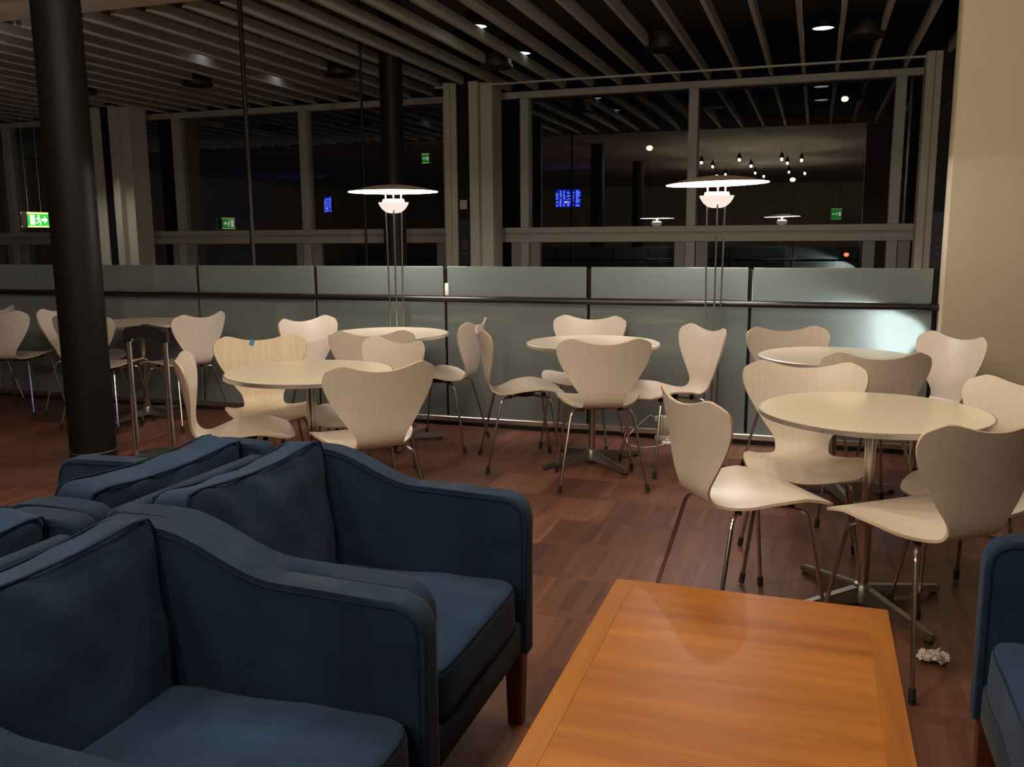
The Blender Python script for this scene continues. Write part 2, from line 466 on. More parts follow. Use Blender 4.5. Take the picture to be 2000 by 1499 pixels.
# ------------------------------------------------------------------ chairs
PROF = [(.231, .424), (.215, .441), (.174, .454), (.10, .459), (.017, .453), (-.066, .444), (-.13, .440), (-.175, .447),
        (-.205, .468), (-.221, .505), (-.230, .56), (-.243, .64), (-.262, .73), (-.284, .818)]
WS = [(0, .15), (.05, .195), (.12, .222), (.20, .232), (.28, .228), (.36, .208), (.43, .169), (.475, .132), (.50, .114), (.53, .107),
      (.565, .107), (.60, .113), (.66, .145), (.74, .187), (.82, .225), (.875, .243), (.915, .25), (.95, .247), (.975, .233), (1.0, .185)]
def cubic(xs, ys):
    n = len(xs); h = [xs[i + 1] - xs[i] for i in range(n - 1)]
    a = [0.] * n; b = [1.] * n; c = [0.] * n; d = [0.] * n
    for i in range(1, n - 1):
        a[i] = h[i - 1]; b[i] = 2 * (h[i - 1] + h[i]); c[i] = h[i]
        d[i] = 6 * ((ys[i + 1] - ys[i]) / h[i] - (ys[i] - ys[i - 1]) / h[i - 1])
    for i in range(1, n):
        w = a[i] / b[i - 1]; b[i] -= w * c[i - 1]; d[i] -= w * d[i - 1]
    m = [0.] * n; m[-1] = d[-1] / b[-1]
    for i in range(n - 2, -1, -1): m[i] = (d[i] - c[i] * m[i + 1]) / b[i]
    def ev(x):
        x = min(max(x, xs[0]), xs[-1]); i = 0
        while i < n - 2 and x > xs[i + 1]: i += 1
        A = (xs[i + 1] - x) / h[i]; Bq = (x - xs[i]) / h[i]
        return A * ys[i] + Bq * ys[i + 1] + ((A ** 3 - A) * m[i] + (Bq ** 3 - Bq) * m[i + 1]) * h[i] ** 2 / 6
    return ev
def lerp_table(x, T):
    for (a, va), (b, vb) in zip(T, T[1:]):
        if x <= b: return va + (vb - va) * max(0, (x - a)) / (b - a)
    return T[-1][1]
def shell_mesh(mat):
    arc = [0.]
    for a, b in zip(PROF, PROF[1:]): arc.append(arc[-1] + math.hypot(b[0] - a[0], b[1] - a[1]))
    S = arc[-1]; ey = cubic(arc, [p[0] for p in PROF]); ez = cubic(arc, [p[1] for p in PROF])
    ew = cubic([w[0] for w in WS], [w[1] for w in WS])
    NU, NT = 26, 64
    bm = bmesh.new(); G = []
    for i in range(NT + 1):
        t = i / NT; row = []
        for j in range(NU + 1):
            u = -1 + 2 * j / NU
            u = math.sin(u * PI / 2) * .55 + u * .45
            s0 = .035 * u * u / S; s1 = 1 - .032 * math.cos(PI * u / 2) ** 2 / S
            F = s0 + (s1 - s0) * t
            x = u * ew(F) * .98
            y, z = ey(F * S), ez(F * S)
            seat = lerp_table(F, [(0, -.2), (.08, .2), (.2, .85), (.35, 1), (.45, .6), (.55, 0), (1, 0)])
            back = lerp_table(F, [(0, 0), (.45, 0), (.56, .4), (.75, .9), (1, 1)])
            z += .030 * seat * (x / .23) ** 2; y += .060 * back * (x / .25) ** 2
            row.append(Vector((x, y, z)))
        G.append(row)
    H = .0048
    nrm = [[None] * (NU + 1) for _ in range(NT + 1)]
    for i in range(NT + 1):
        for j in range(NU + 1):
            a = G[min(i + 1, NT)][j] - G[max(i - 1, 0)][j]; b = G[i][min(j + 1, NU)] - G[i][max(j - 1, 0)]
            nrm[i][j] = b.cross(a).normalized()
    T = [[bm.verts.new(G[i][j] + nrm[i][j] * H) for j in range(NU + 1)] for i in range(NT + 1)]
    L = [[bm.verts.new(G[i][j] - nrm[i][j] * H) for j in range(NU + 1)] for i in range(NT + 1)]
    for i in range(NT):
        for j in range(NU):
            bm.faces.new((T[i][j], T[i][j + 1], T[i + 1][j + 1], T[i + 1][j]))
            bm.faces.new((L[i][j], L[i + 1][j], L[i + 1][j + 1], L[i][j + 1]))
    rim = [(0, j) for j in range(NU + 1)] + [(i, NU) for i in range(1, NT + 1)] + [(NT, j) for j in range(NU - 1, -1, -1)] + [(i, 0) for i in range(NT - 1, 0, -1)]
    for (a, b), (c, d) in zip(rim, rim[1:] + rim[:1]):
        bm.faces.new((T[a][b], L[a][b], L[c][d], T[c][d])).material_index = 1
    return finish('seat_shell', bm, [mat, M['chairedge']], sharp=50)
FEET = [(.215, .19), (-.215, .19), (.232, -.245), (-.232, -.245)]
def make_chair():
    t = thing('shell_chair', '', 'chair')
    s = shell_mesh(M['chair']); s.parent = t
    bm = bmesh.new(); add_lathe(bm, [(0, .412), (.055, .412), (.062, .418), (.062, .432), (0, .436)], 20)
    for a in range(4):
        c = (.13 if a % 2 else -.13) * .8, (.10 if a < 2 else -.10)
        add_lathe(bm, [(0, .414), (.012, .414), (.012, .442), (0, .442)], 10, c[0], c[1])
        add_tube(bm, [(0, 0, .42), (c[0], c[1], .42)], .006, 6)
    finish('mounting_bracket', bm, M['bracket'], t)
    for (fx, fy) in FEET:
        sx = 1 if fx > 0 else -1; sy = 1 if fy > 0 else -1
        tx, ty = sx * .165, (.130 if sy > 0 else -.155)
        top = Vector((tx, ty, .424)); foot = Vector((fx, fy, .014)); d = (foot - top).normalized()
        bm = bmesh.new()
        add_tube(bm, bend([(sx * .02, sy * .02, .420), (tx * .98, ty * .98, .422), tuple(foot)], .035, 6), .0072, 10)
        lg = finish('leg', bm, M['chrome'], t)
        bm = bmesh.new(); add_tube(bm, [foot - d * .032, foot - d * .004, foot + d * .008], [.0105, .0115, .0105], 10)
        finish('rubber_foot', bm, M['rubber'], lg)
    return t
CH = make_chair()
# (x, y, rotation, label, group)
CHAIRS = [
 ('A1', -.182, 3.094, -56, 'white shell chair at the front right table, nearest the cherry coffee table', 'chairs round the front right table'),
 ('A2', -0.01, 3.59, 183, 'white shell chair behind the front right table, facing the camera squarely', 'chairs round the front right table'),
 ('A3', .345, 2.955, 39, 'large white shell chair with its back to us, right of the front right table', 'chairs round the front right table'),
 ('A4', .595, 3.345, 140, 'white shell chair cut by the right edge of the photo', 'chairs round the front right table'),
 ('B1', -0.04, 5.08, 204, 'white shell chair tucked in between the frosted partition and the back right table', 'chairs round the back right table'),
 ('B2', 0.215, 4.47, 16, 'shadowed white shell chair seen from behind at the back right table', 'chairs round the back right table'),
 ('B3', 0.51, 4.98, 125, 'white shell chair beside the beige wall, in front of the glowing glass corner', 'chairs round the back right table'),
 ('C1', -1.59, 4.92, -64, 'white shell chair seen side on, left of the centre table', 'chairs round the centre table'),
 ('C2', -1.39, 5.48, 180, 'white shell chair between the centre table and the partition, facing us', 'chairs round the centre table'),
 ('C3', -1.085, 4.675, 20, 'white shell chair with its back to us in front of the centre table', 'chairs round the centre table'),
 ('C4', -0.775, 5.07, 128, 'white shell chair right of the centre table, in front of the right lamp stems', 'chairs round the centre table'),
 ('D1', -2.475, 3.425, -56.5, 'white shell chair in profile between the blue armchairs and the front left table', 'chairs round the front left table'),
 ('D2', -2.665, 3.925, 222, 'raw wood shell chair with a bit of blue tape on its top edge', 'chairs round the front left table'),
 ('D3', -1.87, 3.48, 46, 'white shell chair with its back to us, right of the front left table', 'chairs round the front left table'),
 ('D4', -2.145, 3.95, 156, 'white shell chair facing us behind the right rim of the front left table', 'chairs round the front left table'),
 ('E1', -2.955, 5.075, 251, 'pinkish white shell chair facing us, left of the round table under the left lamp', 'chairs round the table under the left lamp'),
 ('E2', -2.46, 4.735, 23, 'white shell chair seen from behind before the table under the left lamp', 'chairs round the table under the left lamp'),
 ('E3', -2.265, 5.25, 92, 'white shell chair facing left, right of the table under the left lamp', 'chairs round the table under the left lamp'),
 ('F1', -4.335, 5.3, 81, 'pinkish white shell chair right of the suitcase handle, turned to the far left table', 'chairs round the far left table'),
 ('F2', -4.81, 5.107, 6, 'white shell chair seen from behind, half hidden by the thick column', 'chairs round the far left table'),
 ('F3', -5.255, 5.39, -98, 'white shell chair just left of the thick column, facing right', 'chairs round the far left table'),
 ('G1', -5.835, 5.307, 13, 'white shell chair seen from behind at the left edge of the photo', 'chairs at the left edge'),
 ('G2', -6.36, 5.33, 100, 'white shell chair at the left edge, furthest back, only its top showing', 'chairs at the left edge'),
]
chairs = {}
for i, (key, x, y, r, lab, grp) in enumerate(CHAIRS):
    chairs[key] = place(CH, i > 0, (x, y, 0), R(r), lab, grp)
# the raw wood chair with its blue tape
raw = chairs['D2']
for c in raw.children:
    if c.name.startswith('seat_shell'):
        c.data = c.data.copy(); c.data.materials[0] = M['raw']
        bm = bmesh.new(); add_box(bm, -.012, .012, -.0075, .0075, -.03, .004, bevel=.001, seg=1)
        tp = finish('tape', bm, M['tape'], raw); tp['label'] = 'strip of blue tape'
        tp.location = (.035, -.2755, .789); tp.rotation_euler = (R(14), R(-18), 0)

# ------------------------------------------------------------------ round tables
def make_table():
    t = thing('round_table', '', 'table')
    bm = bmesh.new(); add_lathe(bm, [(0, .703), (.380, .703), (.382, .706), (.382, .7225), (.380, .724), (0, .724)], 72)
    finish('tabletop', bm, M['laminate'], t)
    bm = bmesh.new(); add_lathe(bm, [(.381, .704), (.387, .705), (.387, .721), (.3825, .7235)], 72)
    finish('edge_band', bm, M['edge'], t)
    bm = bmesh.new()
    for a in range(4):
        m = Matrix.Rotation(PI / 4 + a * PI / 2, 4, 'Z'); add_box(bm, .0, .24, -.02, .02, .69, .7028, mat=m)
    add_lathe(bm, [(0, .66), (.04, .66), (.05, .69), (0, .69)], 24)
    finish('support_spider', bm, M['basealu'], t)
    bm = bmesh.new(); add_lathe(bm, [(0, .07), (.020, .07), (.020, .665), (0, .665)], 24); finish('pole', bm, M['chrome'], t)
    bm = bmesh.new(); add_lathe(bm, [(0, .022), (.042, .022), (.045, .05), (.030, .085), (.021, .09), (0, .09)], 24); finish('hub', bm, M['basealu'], t)
    for a in range(4):
        m = Matrix.Rotation(a * PI / 2, 4, 'Z')
        bm = bmesh.new()
        A = [bm.verts.new(m @ Vector(p)) for p in ((.03, -.026, .025), (.03, .026, .025), (.03, .018, .078), (.03, -.018, .078))]
        Bv = [bm.verts.new(m @ Vector(p)) for p in ((.345, -.017, .012), (.345, .017, .012), (.345, .013, .034), (.345, -.013, .034))]
        bm.faces.new(A[::-1]); bm.faces.new(Bv)
        for i in range(4): bm.faces.new((A[i], A[(i + 1) % 4], Bv[(i + 1) % 4], Bv[i]))
        bmesh.ops.bevel(bm, geom=list(bm.edges), offset=.004, segments=2, affect='EDGES')
        arm = finish('base_arm', bm, M['basealu'], t)
        bm = bmesh.new(); add_lathe(bm, [(0, 0), (.014, 0), (.014, .014), (0, .014)], 14)
        gl = finish('glide', bm, M['rubber'], arm); gl.location = m @ Vector((.325, 0, 0))
    return t
TB = make_table()
TABLES = [(.215, 3.32, 37, 'round white table in the right foreground, largest of the tables'),
          (.125, 4.80, 20, 'round white table at the back right near the beige wall'),
          (-1.21, 5.05, 48, 'round white table in the centre, between the two lamps'),
          (-2.21, 3.59, 49, 'round cream table behind the blue armchairs'),
          (-2.60, 5.20, 34, 'round white table right beneath the left lamp'),
          (-4.76, 5.42, 0, 'round white table at far left, behind the suitcase handle')]
for i, (x, y, r, lab) in enumerate(TABLES):
    place(TB, i > 0, (x, y, 0), R(r), lab, 'round cafe tables')

# ------------------------------------------------------------------ floor lamps
def make_lamp():
    t = thing('floor_lamp', '', 'lamp')
    bm = bmesh.new(); add_lathe(bm, [(0, 0), (.117, 0), (.12, .008), (.112, .018), (.05, .024), (0, .024)], 40)
    finish('base', bm, M['stem'], t)
    for k in range(3):
        a = R(35 + 120 * k); c, s = math.cos(a), math.sin(a)
        bm = bmesh.new(); add_tube(bm, [(.04 * c, .04 * s, .02), (.062 * c, .062 * s, 1.53), (.062 * c, .062 * s, 1.655)], .0055, 8)
        finish('stem', bm, M['stem'], t)
    n = 14; prof = []
    for i in range(n + 1):
        q = i / n; prof.append((.305 * q, 1.690 - .047 * q ** 1.9))
    pr2 = [(r, z - .003) for r, z in prof[::-1]]
    bm = bmesh.new(); add_lathe(bm, prof, 64); finish('shade', bm, M['shadetop'], t)
    bm = bmesh.new(); add_lathe(bm, [(.3048, 1.6425)] + pr2, 64); o = finish('shade_lining', bm, M['shade'], t); o['label'] = 'white underside of the shade'
    bm = bmesh.new()
    add_lathe(bm, [(0, 1.498), (.03, 1.499), (.055, 1.507), (.08, 1.528), (.097, 1.553), (.104, 1.571), (.100, 1.571), (.093, 1.553), (.075, 1.532), (.05, 1.512), (0, 1.504)], 48)
    finish('bowl', bm, M['bowl'], t)
    bm = bmesh.new(); add_lathe(bm, [(0, 1.535), (.070, 1.540), (.074, 1.55), (.074, 1.585), (.070, 1.592), (0, 1.594)], 40)
    finish('bulb_housing', bm, M['bulb'], t)
    return t
LP = make_lamp()
LAMPS = [(-2.756, 5.64, 'tall floor lamp with disc shade, left of the two'), (-.586, 5.63, 'tall floor lamp with disc shade, right of the two')]
lamps = []
for i, (x, y, lab) in enumerate(LAMPS):
    o = place(LP, i > 0, (x, y, 0), R((21, 6)[i]), lab, 'tall lit floor lamps'); lamps.append(o)
    if i == 1:
        for c in o.children:
            if c.name.startswith(('shade',)):
                c.matrix_local = Matrix.Translation((0, 0, 1.66)) @ Matrix.Rotation(R(-1.3), 4, 'Y') @ Matrix.Translation((0, 0, -1.66))
# flex and foot switch of the right lamp, plugged into a white socket pillar at the partition
lx, ly = LAMPS[1][0], LAMPS[1][1]
inv = Matrix.Rotation(R(-6), 4, 'Z') @ Matrix.Translation((-lx, -ly, 0))
def loc(p): return inv @ Vector(p)
bm = bmesh.new()
add_tube(bm, bend([loc(p) for p in ((-.71, 5.65, .012), (-.77, 5.66, .006), (-.85, 5.66, .008))], .03), .0035, 6)
add_tube(bm, bend([loc(p) for p in ((-.86, 5.655, .008), (-.90, 5.56, .005), (-1.00, 5.49, .005), (-1.10, 5.56, .005), (-1.13, 5.69, .02), (-1.09, 5.765, .07), (-1.01, 5.77, .145), (-.985, 5.772, .165), (-.968, 5.774, .15))], .06, 6), .0035, 6)
finish('flex', bm, M['white'], lamps[1])['label'] = 'white flex'
bm = bmesh.new(); p = loc((-.857, 5.66, 0)); add_lathe(bm, [(0, 0), (.036, 0), (.038, .012), (.028, .022), (.017, .024), (.016, .034), (0, .035)], 24, p.x, p.y)
finish('foot_switch', bm, M['white'], lamps[1])['label'] = 'round white foot switch'
t = thing('socket_pillar', 'white twin socket pillar at the foot of the partition', 'socket', (-.905, 5.775, 0))
bm = bmesh.new(); add_box(bm, -.034, -.002, -.024, .018, .03, .165, bevel=.003); add_box(bm, .002, .034, -.024, .018, .03, .165, bevel=.003); add_box(bm, -.03, .03, -.014, .016, .03, .16)
finish('body', bm, M['white'], t)
bm = bmesh.new(); add_box(bm, -.048, .048, -.028, .02, 0, .03, bevel=.003); finish('foot', bm, M['white'], t)
bm = bmesh.new(); add_box(bm, -.055, -.034, -.014, .012, .125, .158, bevel=.004); finish('plug', bm, M['white'], t)
bm = bmesh.new(); add_box(bm, .034, .047, -.014, .012, .10, .15, bevel=.004); finish('plug', bm, M['white'], t)

# ------------------------------------------------------------------ blue armchairs
def soft_box(sx, sy, sz, n=16, pw=5., puff=.0, seed=0, wr=.006, freq=5.):
    """cushion centred on the origin: superellipsoid with puffed faces and creases"""
    bm = bmesh.new(); bmesh.ops.create_cube(bm, size=2.)
    bmesh.ops.subdivide_edges(bm, edges=list(bm.edges), cuts=n, use_grid_fill=True)
    for v in bm.verts:
        p = v.co.copy()
        l = (abs(p.x) ** pw + abs(p.y) ** pw + abs(p.z) ** pw) ** (1 / pw)
        q = p / l
        fx, fy = 1 - q.x * q.x, 1 - q.y * q.y
        z = q.z * (1 + puff * fx * fy)
        w = Vector((q.x * sx / 2, q.y * sy / 2, z * sz / 2))
        nz = noise.noise(w * freq + Vector((seed * 3.1, seed * 1.7, 0))) + .5 * noise.noise(w * freq * 2.3 + Vector((0, seed * 2.3, seed)))
        w += Vector((0, 0, 1 if q.z > 0 else -1)) * nz * wr * min(1, abs(q.z) * 1.2)
        v.co = w
    return bm
def loop_piping(sx, sy, z, r, pw=9., sag=0.):
    pts = []
    for i in range(64):
        a = 2 * PI * i / 64; c, s = math.cos(a), math.sin(a)
        l = (abs(c) ** pw + abs(s) ** pw) ** (1 / pw)
        pts.append((c / l * sx / 2 - sag * max(0., c / l) * max(0, 1 - (s / l) ** 2), s / l * sy / 2, z))
    bm = bmesh.new(); add_tube(bm, pts + [pts[0]], r, 6, caps=False); return bm

AW, AT, AD = .715, .066, .785           # width, arm thickness, depth
ARM = [(.775, .215)] + [(.775, .585)]
for i in range(1, 7):
    a = R(90) * i / 6; ARM.append((.715 + .06 * math.cos(a), .595 + .06 * math.sin(a)))
ARM += [(.60, .659), (.50, .662)]
for i in range(17):
    q = i / 16; sm = q * q * (3 - 2 * q); ARM.append((.46 - .29 * q, .663 + .085 * sm))
ARM += [(.10, .749), (.03, .748), (.010, .738), (.005, .72), (.005, .215)]
def make_armchair():
    t = thing('armchair', '', 'armchair')
    for s in (-1, 1):
        y0, y1 = (AW / 2 - AT, AW / 2) if s > 0 else (-AW / 2, -AW / 2 + AT)
        bm = bmesh.new(); A, Bq, fs = add_prism(bm, ARM, 'y', y0, y1)
        es = [e for e in bm.edges if len({round(v.co.y, 4) for v in e.verts}) == 1]
        bmesh.ops.bevel(bm, geom=es, offset=.014, segments=3, affect='EDGES', profile=.6)
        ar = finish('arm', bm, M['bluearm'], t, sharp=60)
        bm = bmesh.new()
        inn = []
        for k in range(1, len(ARM) - 2):
            dx, dz = ARM[k + 1][0] - ARM[k - 1][0], ARM[k + 1][1] - ARM[k - 1][1]; L = math.hypot(dx, dz)
            inn.append((ARM[k][0] - dz / L * .013, ARM[k][1] + dx / L * .013))
        inn = [(inn[0][0], .22)] + inn
        for yy in (y0 + .0012, y1 - .0012):
            add_tube(bm, [(p[0], yy, p[1]) for p in inn], .0036, 6)
        finish('piping', bm, M['piping'], ar)
    bm = bmesh.new(); add_box(bm, .005, .048, -AW / 2 + AT - .002, AW / 2 - AT + .002, .215, .722, bevel=.012, seg=3)
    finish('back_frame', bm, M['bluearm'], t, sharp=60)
    bm = bmesh.new(); add_box(bm, .70, .762, -AW / 2 + AT - .002, AW / 2 - AT + .002, .215, .312, bevel=.012, seg=3)
    add_box(bm, .07, .72, -AW / 2 + AT - .002, AW / 2 - AT + .002, .225, .290)
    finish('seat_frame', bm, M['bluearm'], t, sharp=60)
    W = AW - 2 * AT - .004
    bm = soft_box(.61, W, .135, 22, 9., .22, 1, .011, 5.)
    c = finish('seat_cushion', bm, M['blue'], t, sharp=0); c.location = (.462, 0, .362); c.rotation_euler = (0, R(-2.), 0)
    bm = loop_piping(.602, W - .008, .052, .0034); finish('piping', bm, M['piping'], c)
    bm = soft_box(.415, W + .006, .100, 24, 12., .34, 5, .013, 5.)
    for v in bm.verts:                                     # top edge sags between its corners, folds run down from it
        k = max(0., v.co.x / .2); yy = 2 * v.co.y / W
        v.co.x -= .022 * k * max(0, 1 - yy * yy) - .006 * k * noise.noise(Vector((v.co.y * 9, 4, 2)))
        v.co.z += (-1 if v.co.z < 0 else 1) * .006 * k * math.sin(v.co.y * 38 + v.co.x * 20 + 2 * noise.noise(Vector((v.co.y * 5, v.co.x * 5, 1)))) * max(0, 1 - abs(yy)) ** .5 * min(1, abs(v.co.z) / .04) ** 2
    c = finish('back_cushion', bm, M['blue'], t, sharp=0)
    c.location = (.150, 0, .573); c.rotation_euler = (0, R(-98), 0)
    for zz in (-.049, .049):
        bm = loop_piping(.411, W + .002, zz, .0032, 14., .022); finish('piping', bm, M['piping'], c)
    for (x, y) in ((.735, AW / 2 - .034), (.735, -AW / 2 + .034), (.05, AW / 2 - .034), (.05, -AW / 2 + .034)):
        bm = bmesh.new()
        A = [bm.verts.new((x + a * .020, y + b * .020, 0)) for a, b in ((-1, -1), (1, -1), (1, 1), (-1, 1))]
        Bq = [bm.verts.new((x + a * .026, y + b * .026, .232)) for a, b in ((-1, -1), (1, -1), (1, 1), (-1, 1))]
        bm.faces.new(A[::-1]); bm.faces.new(Bq)
        for i in range(4): bm.faces.new((A[i], A[(i + 1) % 4], Bq[(i + 1) % 4], Bq[i]))
        bmesh.ops.bevel(bm, geom=list(bm.edges), offset=.003, segments=1, affect='EDGES')
        finish('leg', bm, M['mahogany'], t)['label'] = 'red-brown mahogany leg'
    return t
AC = make_armchair()
ARMCH = [(-1.468, 1.862, 0, 'blue suede armchair facing the cherry table, further of the two'),
         (-1.438, 1.142, 0, 'blue suede armchair filling the lower left corner of the photo'),
         (-1.473, 1.845, 180, 'blue suede armchair facing left, in front of the thick column'),
         (-1.446, 1.12, 180, 'blue suede armchair facing left, its cushion top at the left edge'),
         (1.17, 1.868, 180, 'blue suede armchair at the right edge beyond the cherry table')]
for i, (x, y, r, lab) in enumerate(ARMCH): place(AC, i > 0, (x, y, 0), R(r), lab, 'blue suede armchairs')

# ------------------------------------------------------------------ cherry coffee table
t = thing('coffee_table', 'low cherry wood coffee table in the foreground', 'table', (-.12, 1.605, 0))
HX, HY = .31, .462
bm = bmesh.new(); add_box(bm, -HX + .045, HX - .045, -HY + .06, HY - .03, .468, .5, bevel=.0008, seg=1); finish('tabletop', bm, M['cherry'], t)
for s in (-1, 1):
    bm = bmesh.new(); a, b = sorted((s * HX, s * (HX - .0455))); add_box(bm, a, b, -HY, HY, .466, .5, bevel=.0012, seg=1); finish('side_lipping', bm, M['cherryedge'], t)
bm = bmesh.new(); add_box(bm, -HX + .045, HX - .045, HY - .0305, HY, .466, .5, bevel=.0012, seg=1); finish('end_lipping', bm, M['cherryend'], t)
bm = bmesh.new(); add_box(bm, -HX + .045, HX - .045, -HY, -HY + .0605, .466, .5, bevel=.0012, seg=1); finish('end_lipping', bm, M['cherryend'], t)
bm = bmesh.new()
add_box(bm, -HX + .05, HX - .05, -HY + .04, -HY + .06, .40, .467); add_box(bm, -HX + .05, HX - .05, HY - .06, HY - .04, .40, .467)
add_box(bm, -HX + .04, -HX + .06, -HY + .05, HY - .05, .40, .467); add_box(bm, HX - .06, HX - .04, -HY + .05, HY - .05, .40, .467)
finish('apron', bm, M['cherryedge'], t, smooth=False)
for sx in (-1, 1):
    for sy in (-1, 1):
        bm = bmesh.new(); x, y = sx * (HX - .055), sy * (HY - .055); add_box(bm, x - .024, x + .024, y - .024, y + .024, 0, .467, bevel=.004); finish('leg', bm, M['cherryedge'], t)

# ------------------------------------------------------------------ suitcase
t = thing('suitcase', 'black trolley suitcase with raised chrome handle behind the armchairs', 'suitcase', (-2.425, 2.80, 0), R(6))
bm = bmesh.new(); add_box(bm, -.18, .18, -.10, .13, .035, .478, bevel=.035, seg=4); finish('body', bm, M['casecloth'], t)
bm = bmesh.new()
pts = [(-.15, .470), (-.12, .488), (-.06, .502), (0, .507), (.06, .502), (.12, .488), (.15, .470)]
add_prism(bm, pts, 'y', -.075, .075)
finish('lid_panel', bm, M['casecloth'], t)
for s in (-1, 1):
    bm = bmesh.new(); add_tube(bm, [(s * .079, -.02, .45), (s * .079, -.02, .735)], .0115, 14); add_tube(bm, [(s * .079, -.02, .73), (s * .079, -.02, .965)], .0095, 14)
    finish('handle_tube', bm, M['tube'], t)['label'] = 'chrome telescopic tube'
    bm = bmesh.new(); add_lathe(bm, [(0, 0), (.03, 0), (.03, .04), (0, .04)], 16); o = finish('wheel', bm, M['rubber'], t); o.location = (s * .12 - .0, -.06, .03); o.rotation_euler = (0, R(90), 0)
bm = bmesh.new()
pts = [(-.104, .945), (-.104, .985), (-.09, 1.002), (-.02, 1.008), (.02, 1.008), (.09, 1.002), (.104, .985), (.104, .945), (.072, .945), (.068, .962), (.055, .969), (-.055, .969), (-.068, .962), (-.072, .945)]
A, Bq, fs = add_prism(bm, [(p[0] * .9, p[1]) for p in pts], 'y', -.036, -.004)
bmesh.ops.bevel(bm, geom=[e for e in bm.edges if len({round(v.co.y, 4) for v in e.verts}) == 1], offset=.006, segments=2, affect='EDGES')
g = finish('handle_grip', bm, M['plastic'], t)
bm = bmesh.new(); add_lathe(bm, [(0, 1.006), (.016, 1.006), (.016, 1.012), (0, 1.013)], 16, 0, -.02); finish('release_button', bm, M['plastic'], g)

# ------------------------------------------------------------------ crumpled napkin on the floor
bm = bmesh.new(); bmesh.ops.create_grid(bm, x_segments=26, y_segments=26, size=.5)
for v in bm.verts:
    p = v.co * 2
    a = noise.noise(Vector((p.x * 2.3, p.y * 2.3, 3))) + .6 * noise.noise(Vector((p.x * 5, p.y * 5, 1)))
    b = noise.noise(Vector((p.x * 2.1 + 9, p.y * 2.1, 5))); c = noise.noise(Vector((p.x * 2.2, p.y * 2.2 + 7, 8)))
    v.co = Vector((p.x * .042 + b * .03, p.y * .034 + c * .03, max(.002, .020 + a * .034 * (1.15 - .5 * p.length))))
bmesh.ops.solidify(bm, geom=list(bm.faces), thickness=.0008)
o = finish('crumpled_napkin', bm, M['paper'], sharp=20); o.location = (.407, 2.92, 0)
tag(o, 'crumpled white paper napkin lying on the floor', 'napkin')

# ------------------------------------------------------------------ signs and screens
def exit_sign(loc_, rz, w, h, lab, hang):
    t = thing('exit_sign', lab, 'sign', loc_, rz, 'green lit exit signs')
    bm = bmesh.new(); add_box(bm, -w / 2, w / 2, -.045, .045, 0, h, bevel=.004, seg=1); finish('housing', bm, M['brownbox'], t)
    for s in (-1, 1):
        m = Matrix.Identity(4) if s < 0 else Matrix.Rotation(PI, 4, 'Z')
        bm = bmesh.new(); add_box(bm, -w / 2 + .008, w / 2 - .008, -.050, -.045, .008, h - .008, mat=m); fc = finish('face', bm, M['green'], t, smooth=False)
        bm = bmesh.new()
        add_box(bm, -w / 2 + .004, w / 2 - .004, -.052, -.046, h - .026, h - .006, mat=m); add_box(bm, -w / 2 + .004, w / 2 - .004, -.052, -.046, .006, .024, mat=m)
        finish('light_edge', bm, M['signyellow'], t, smooth=False)
        # pictogram: doorway, running figure, arrow
        bm = bmesh.new(); k = min(h / .2, w / .33); z0 = h / 2
        def P(pts): add_prism(bm, [(x * k, z0 + z * k) for x, z in pts], 'y', -.053, -.050)
        P([(-.135, -.062), (-.135, .062), (-.065, .062), (-.065, -.062)])
        P([(.04, -.014), (.04, .014), (.085, .014), (.085, .045), (.135, 0), (.085, -.045), (.085, -.014)])
        c = [(-.005 + .014 * math.cos(2 * PI * i / 12), .048 + .014 * math.sin(2 * PI * i / 12)) for i in range(12)]; P(c)
        P([(-.022, .03), (.004, .034), (.012, .0), (-.012, -.008)])
        P([(-.022, .03), (-.048, .008), (-.042, 0), (-.016, .018)])
        P([(.0, .03), (.026, .006), (.02, 0), (-.004, .016)])
        P([(-.012, -.006), (.008, -.004), (.03, -.034), (.02, -.062), (.010, -.060), (.016, -.034)])
        P([(-.012, -.006), (.0, -.012), (-.02, -.04), (-.05, -.044), (-.05, -.034), (-.026, -.030)])
        for v in bm.verts: v.co = m @ v.co
        finish('pictogram', bm, M['signwhite'], fc, smooth=False)
    bm = bmesh.new()
    for x in (-w * .3, w * .25): add_tube(bm, [(x, 0, h - .003), (x, 0, hang - loc_[2])], .004, 6)
    finish('hanger_wires', bm, M['stem'], t)
    return t
exit_sign((-9.47, 9.04, 1.487), R(90), .36, .2, 'green exit sign hanging on wires left of the thick column', ZC)
exit_sign((-7.15, 5.9, 2.72), R(0), .16, .2, 'green exit sign seen mirrored high behind the left lamp', ZC)
exit_sign((.56, -9., 1.80), R(0), .34, .36, 'yellow-green exit sign mirrored at the right, above the transom', ZC)
